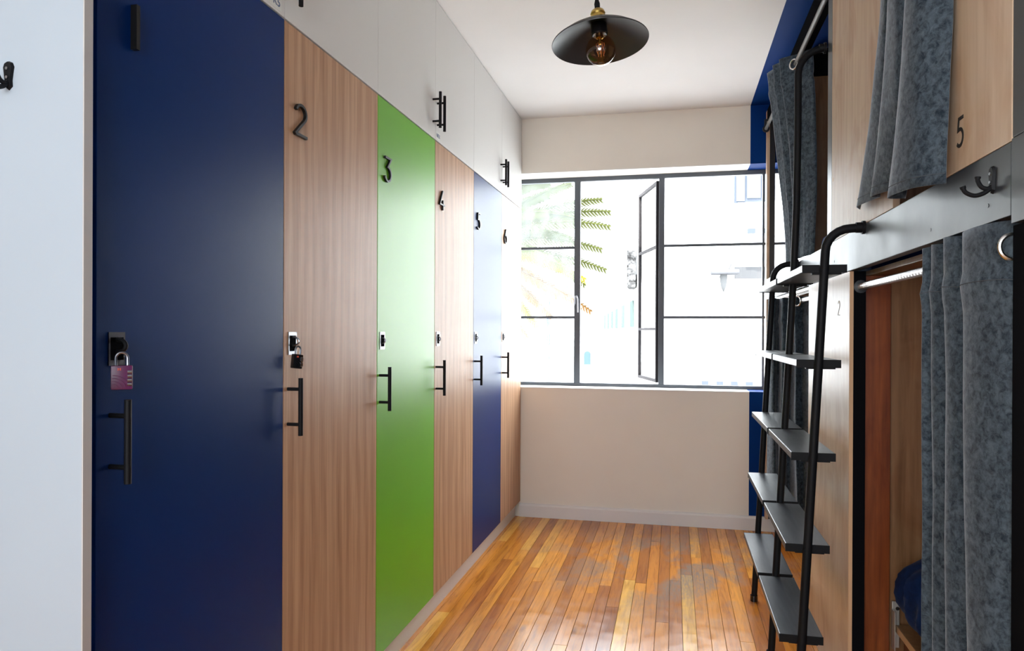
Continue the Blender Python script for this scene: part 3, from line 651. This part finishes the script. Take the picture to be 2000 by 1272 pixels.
q = axis(0.158); link('cord', T_([q, q+Vector((0, 0.0, 0.03)), (q.x, q.y, ZC-0.02)], 0.0034, 8), M_black, lp, True)
bm = bmesh.new(); lathe(bm, [(0.0, 0), (0.05, 0), (0.05, 0.014), (0.035, 0.02), (0, 0.02)], 28, Matrix.Translation((q.x, q.y, ZC-0.0205))); link('ceiling_rose', bm, M_brass, lp, True)
bulb_c = -0.028; R0 = 0.0515; pb = [(0.013, 0.034), (0.0135, 0.024), (0.017, 0.016)]
pb += [(R0*math.sin(math.radians(a)), bulb_c + R0*math.cos(math.radians(a))) for a in range(26, 181, 7)]
pb[-1] = (0.0, bulb_c - R0)
bm = bmesh.new(); lathe(bm, pb, 40, RT); bulb = link('bulb', bm, M_bulb, lp, True)
bm = bmesh.new(); lathe(bm, [(0, 0.030), (0.0125, 0.030), (0.0125, 0.016), (0.006, 0.012), (0.004, -0.006), (0, -0.006)], 20, RT); link('bulb_stem', bm, M_brass, bulb, True)
for k in range(6):
    a = k*math.pi/3; pts = []
    for j in range(13):
        zz = -0.002 - 0.045*j/12; rr = 0.012 + 0.002*math.sin(j)
        pts.append(RT @ Vector((rr*math.cos(a+0.05*j), rr*math.sin(a+0.05*j), zz)))
    link('filament', T_(pts, 0.0011, 6), M_fil, bulb, True)

# ------------------------------------------------------------------ outside
_mat = mat
def mat(name, col=(0.5, 0.5, 0.5), rough=0.5, metal=0.0, spec=0.5): return _mat(name, col, 0.95, 0.0, 0.0)
M_white = paint('white_render', (0.85, 0.85, 0.84), 0.9, 0.2); M_pale = paint('pale_render', (0.75, 0.75, 0.75), 0.9, 0.2)
M_wing = mat('outdoor_window_glass', (0.055, 0.062, 0.078), 0.5); M_teal = mat('teal_blind', (0.105, 0.125, 0.125), 0.6)
M_greyw = mat('grey_weathered_timber', (0.06, 0.06, 0.062), 0.8); M_road = paint('street_paving', (0.28, 0.28, 0.28), 0.9)
gr = top('street_ground', B(-60, 40, 6.5, 130, -4.2, -4.0), M_road, 'pale street paving far below the window', 'street'); gr['kind'] = 'structure'
def px(u, y): return (u-1318)/1416*y
def pz(v, y): return CAM_H + (649-v)/1416*y
Y1 = 14.0
b = thing('white_building', (3.0, 15.5, -4), 'blank white building with small windows across the street', 'building')
link('wall', B(px(1296, Y1), 8.5, Y1, Y1+4, -4.0, 9.0), M_white, b)
def wn(u0, u1, v0, v1, m, n='window', d=0.03, y=Y1, par=None): return link(n, B(px(u0, y), px(u1, y), y-d, y+0.01, pz(v1, y), pz(v0, y)), m, par or b)
w = wn(1427, 1500, 345, 408, M_wing); wn(1431, 1446, 348, 405, M_teal, 'pane', 0.05, par=w); wn(1450, 1474, 348, 400, M_teal, 'pane', 0.05, par=w); wn(1478, 1498, 348, 405, M_teal, 'pane', 0.05, par=w)
bl = wn(1432, 1500, 413, 474, M_pale, 'balcony', 0.35); wn(1448, 1462, 461, 470, M_wing, 'opening', 0.38, par=bl); wn(1473, 1487, 461, 470, M_wing, 'opening', 0.38, par=bl)
w = wn(1427, 1500, 528, 640, M_pale, 'window', 0.05); wn(1428, 1498, 528, 550, M_greyw, 'blind', 0.08, par=w)
for k in range(9): wn(1430+8*k, 1434+8*k, 552, 615, M_white, 'curtain_fold', 0.075, par=w)
for u in (1376, 1403, 1429, 1456, 1482): wn(u-6.5, u+6.5, 742, 752, M_wing)
t = thing('wall_lantern', (px(1410, 13.4), 13.4, pz(570, 13.4)), 'grey wall lantern on the white building', 'lantern')
link('hood', B(px(1386, 13.4), px(1436, 13.4), 13.2, 13.6, pz(541, 13.4), pz(533, 13.4), bev=0.02), mat('lantern_grey', (0.08, 0.08, 0.085), 0.6), t)
link('arm', T_([(px(1425, 13.4), Y1, pz(505, 13.4)), (px(1424, 13.4), 13.7, pz(520, 13.4)), (px(1416, 13.4), 13.4, pz(535, 13.4))], 0.02, 8), M_greyw, t)
bm = bmesh.new(); lathe(bm, [(0, 0), (0.05, 0.12), (0.07, 0.3), (0.04, 0.36), (0, 0.36)], 12, Matrix.Translation((px(1409, 13.4), 13.4, pz(576, 13.4)))); link('lantern_glass', bm, mat('lantern_lens', (0.09, 0.09, 0.09), 0.4), t, True)
# receding street row
b2 = thing('terrace_building', (-5, 60, -4), 'white terrace receding down the street with tall shuttered windows', 'building')
A_, B_ = Vector((px(1256, 36), 36, 0)), Vector((px(1178, 92), 92, 0)); dr = (B_-A_).normalized(); nn = Vector((-dr.y, dr.x, 0))
if nn.x > 0: nn = -nn
def fbox(s0, s1, z0, z1, d0, d1):
    bm = B(s0, s1, d0, d1, z0, z1); m = Matrix((dr, nn, Vector((0, 0, 1)))).transposed().to_4x4(); m.translation = A_; bmesh.ops.transform(bm, matrix=m, verts=bm.verts); return bm
Ln = (B_-A_).length
link('wall', fbox(0, Ln, -4, 4.3, -6, 0), M_white, b2)
M_shed = mat('mottled_shed', (0.05, 0.05, 0.05)); L(M_shed, ramp(M_shed, noi(M_shed, coords(M_shed, kind='World'), 2.5, 6, 0.7), [(0.4, (0.015,)*3), (0.6, (0.12,)*3)]), bs(M_shed).inputs['Base Color'])
M_shut = mat('green_grey_shutter', (0.06, 0.08, 0.075), 0.6)
for uu in (1241, 1223.5, 1211, 1202.5, 1194.5, 1188):
    # intersection of the sight line with the facade
    k = (uu-1318)/1416; s = (k*A_.y - A_.x)/(dr.x - k*dr.y); yy = A_.y + dr.y*s
    f = link('window', fbox(s-0.9, s+0.9, 1.55, 3.0, 0, 0.1), M_shut, b2)
link('roof_shed', B(px(1229, 38), px(1246, 38), 38, 40, 3.6, pz(492, 38)), M_shed, b2, label='grey weathered roof shed')
b3 = thing('far_house', (px(1110, 45), 46, -4), 'far white house with a blue arched doorway', 'building')
link('wall', B(px(1015, 45), px(1172, 45), 45, 50, -4, 1.4), M_white, b3)
bm = bmesh.new(); xs, ys, z0 = px(1147, 45), px(1160, 45), pz(714, 45); rr = (ys-xs)/2; pts = [(xs, z0), (ys, z0)] + [(xs+rr+rr*math.cos(math.pi*k/8), pz(694, 45)+rr*math.sin(math.pi*k/8)) for k in range(9)]
f0 = [bm.verts.new((a, 44.9, c)) for a, c in pts]; f1 = [bm.verts.new((a, 45.01, c)) for a, c in pts]; bm.faces.new(f0); bm.faces.new(f1[::-1])
for i in range(len(pts)): bm.faces.new((f0[i], f0[(i+1) % len(pts)], f1[(i+1) % len(pts)], f1[i]))
link('arched_door', bm, mat('blue_door_paint', (0.045, 0.07, 0.095), 0.6), b3)
for u in (1032, 1048, 1066, 1082): wn(u-4, u+4, 655, 675, M_wing, par=b3, y=45)
wn(1103, 1118, 688, 700, M_wing, par=b3, y=45)
aw = thing('blue_awning', (px(1078, 20), 20, pz(600, 20)), 'blue grey awning seen behind the palm fronds', 'awning')
link('canvas', B(px(1062, 20), px(1112, 20), 20, 21.2, pz(575, 20), pz(560, 20)), mat('blue_canvas', (0.05, 0.065, 0.10), 0.8), aw)
link('support', B(px(1072, 20), px(1078, 20), 20, 20.1, -4, pz(575, 20)), mat('blue_canvas_dark', (0.04, 0.055, 0.12), 0.8), aw)
link('wire', T_([(px(1294, 14), 13.98, pz(290, 14)), (px(1268, 15.5), 15.5, pz(335, 15.5)), (px(1238, 20), 20, pz(415, 20)), (px(1195, 60), 60, pz(525, 60))], 0.008, 5), M_greyw, thing('overhead_cable', (px(1238, 14), 14, 2), 'thin dark cable crossing the sky outside', 'cable'))

# palm tree
pm = thing('palm_tree', (-3.15, 10.2, -4), 'large date palm with drooping fronds outside the window', 'palm tree')
crown = Vector((-3.15, 10.2, 2.45))
bm = bmesh.new(); n = 24
tube(bm, [(crown.x, crown.y, -4+6.2*k/n) for k in range(n+1)], [0.24+0.03*(k % 2) for k in range(n+1)], 14); link('trunk', bm, mat('palm_bark', (0.10, 0.07, 0.05), 0.9), pm, True)
M_fr = [mat('frond_green', (0.050, 0.056, 0.020), 0.6), mat('frond_yellow', (0.13, 0.11, 0.015), 0.6), mat('frond_brown', (0.10, 0.055, 0.02), 0.7)]
random.seed(5)
def frond(tip, rise, mi, hw=0.085):
    """one leaf: arching midrib from the crown to its tip, dense overlapping leaflets either side"""
    tip = Vector(tip); mid = crown.lerp(tip, 0.5) + Vector((0, 0, rise)); n = 46; bm = bmesh.new()
    pts = [crown*(1-t)**2 + mid*2*t*(1-t) + tip*t*t for t in (k/n for k in range(n+1))]
    tube(bm, pts, [0.022*(1-0.6*k/n)+0.003 for k in range(n+1)], 5)
    for k in range(4, n):
        s_ = k/n; t = (pts[k+1]-pts[k-1]).normalized(); side = t.cross(Vector((0, 0, 1))).normalized(); up = side.cross(t)
        for sg in (-1, 1):
            for q in ((side*sg*0.75 + up*0.25), (side*sg*0.3 + up*sg*0.9)):
                ln = hw*1.5*(1-s_**3.5)**0.8*random.uniform(0.75, 1.2)+0.05
                base = pts[k]; e = base + (q*0.75 + t*1.0)*ln + Vector((0, 0, -0.03)); w = t*0.024; m_ = base.lerp(e, 0.5)+q*0.012
                v = [bm.verts.new(c) for c in (base-w, base+w, m_+w*0.8, m_-w*0.8, e)]
                bm.faces.new((v[0], v[1], v[2], v[3])); bm.faces.new((v[3], v[2], v[4]))
    link('frond', bm, M_fr[mi], pm)
cx_, cy2, cz_ = crown
for tx, tz, rs, mi in ((-1.00, 3.20, 0.32, 0), (-0.88, 3.02, 0.36, 0), (-0.84, 2.74, 0.42, 0), (-0.98, 2.46, 0.36, 0), (-0.95, 2.20, 0.30, 0), (-1.18, 2.02, 0.34, 1), (-1.12, 1.58, 0.26, 2),
                       (-1.45, 3.45, 0.25, 0), (-1.40, 2.62, 0.40, 0), (-1.50, 2.25, 0.35, 0), (-1.62, 1.80, 0.35, 1), (-1.72, 1.50, 0.30, 2), (-1.95, 1.35, 0.35, 1), (-2.1, 1.2, 0.3, 2), (-1.80, 3.30, 0.3, 0), (-1.7, 2.95, 0.35, 0), (-2.15, 1.65, 0.3, 0)):
    frond((tx, cy2+random.uniform(-0.5, 0.6), tz), rs, mi)
for k in range(26):
    az = math.radians(k*137.5+10); el = (2.1, 1.2, 0.1)[k % 3]+random.uniform(-0.15, 0.15); rr = (1.4, 1.9, 2.1)[k % 3]
    frond((cx_+rr*math.cos(az), cy2+rr*math.sin(az), cz_+el*0.75-0.5), 0.55, 0)
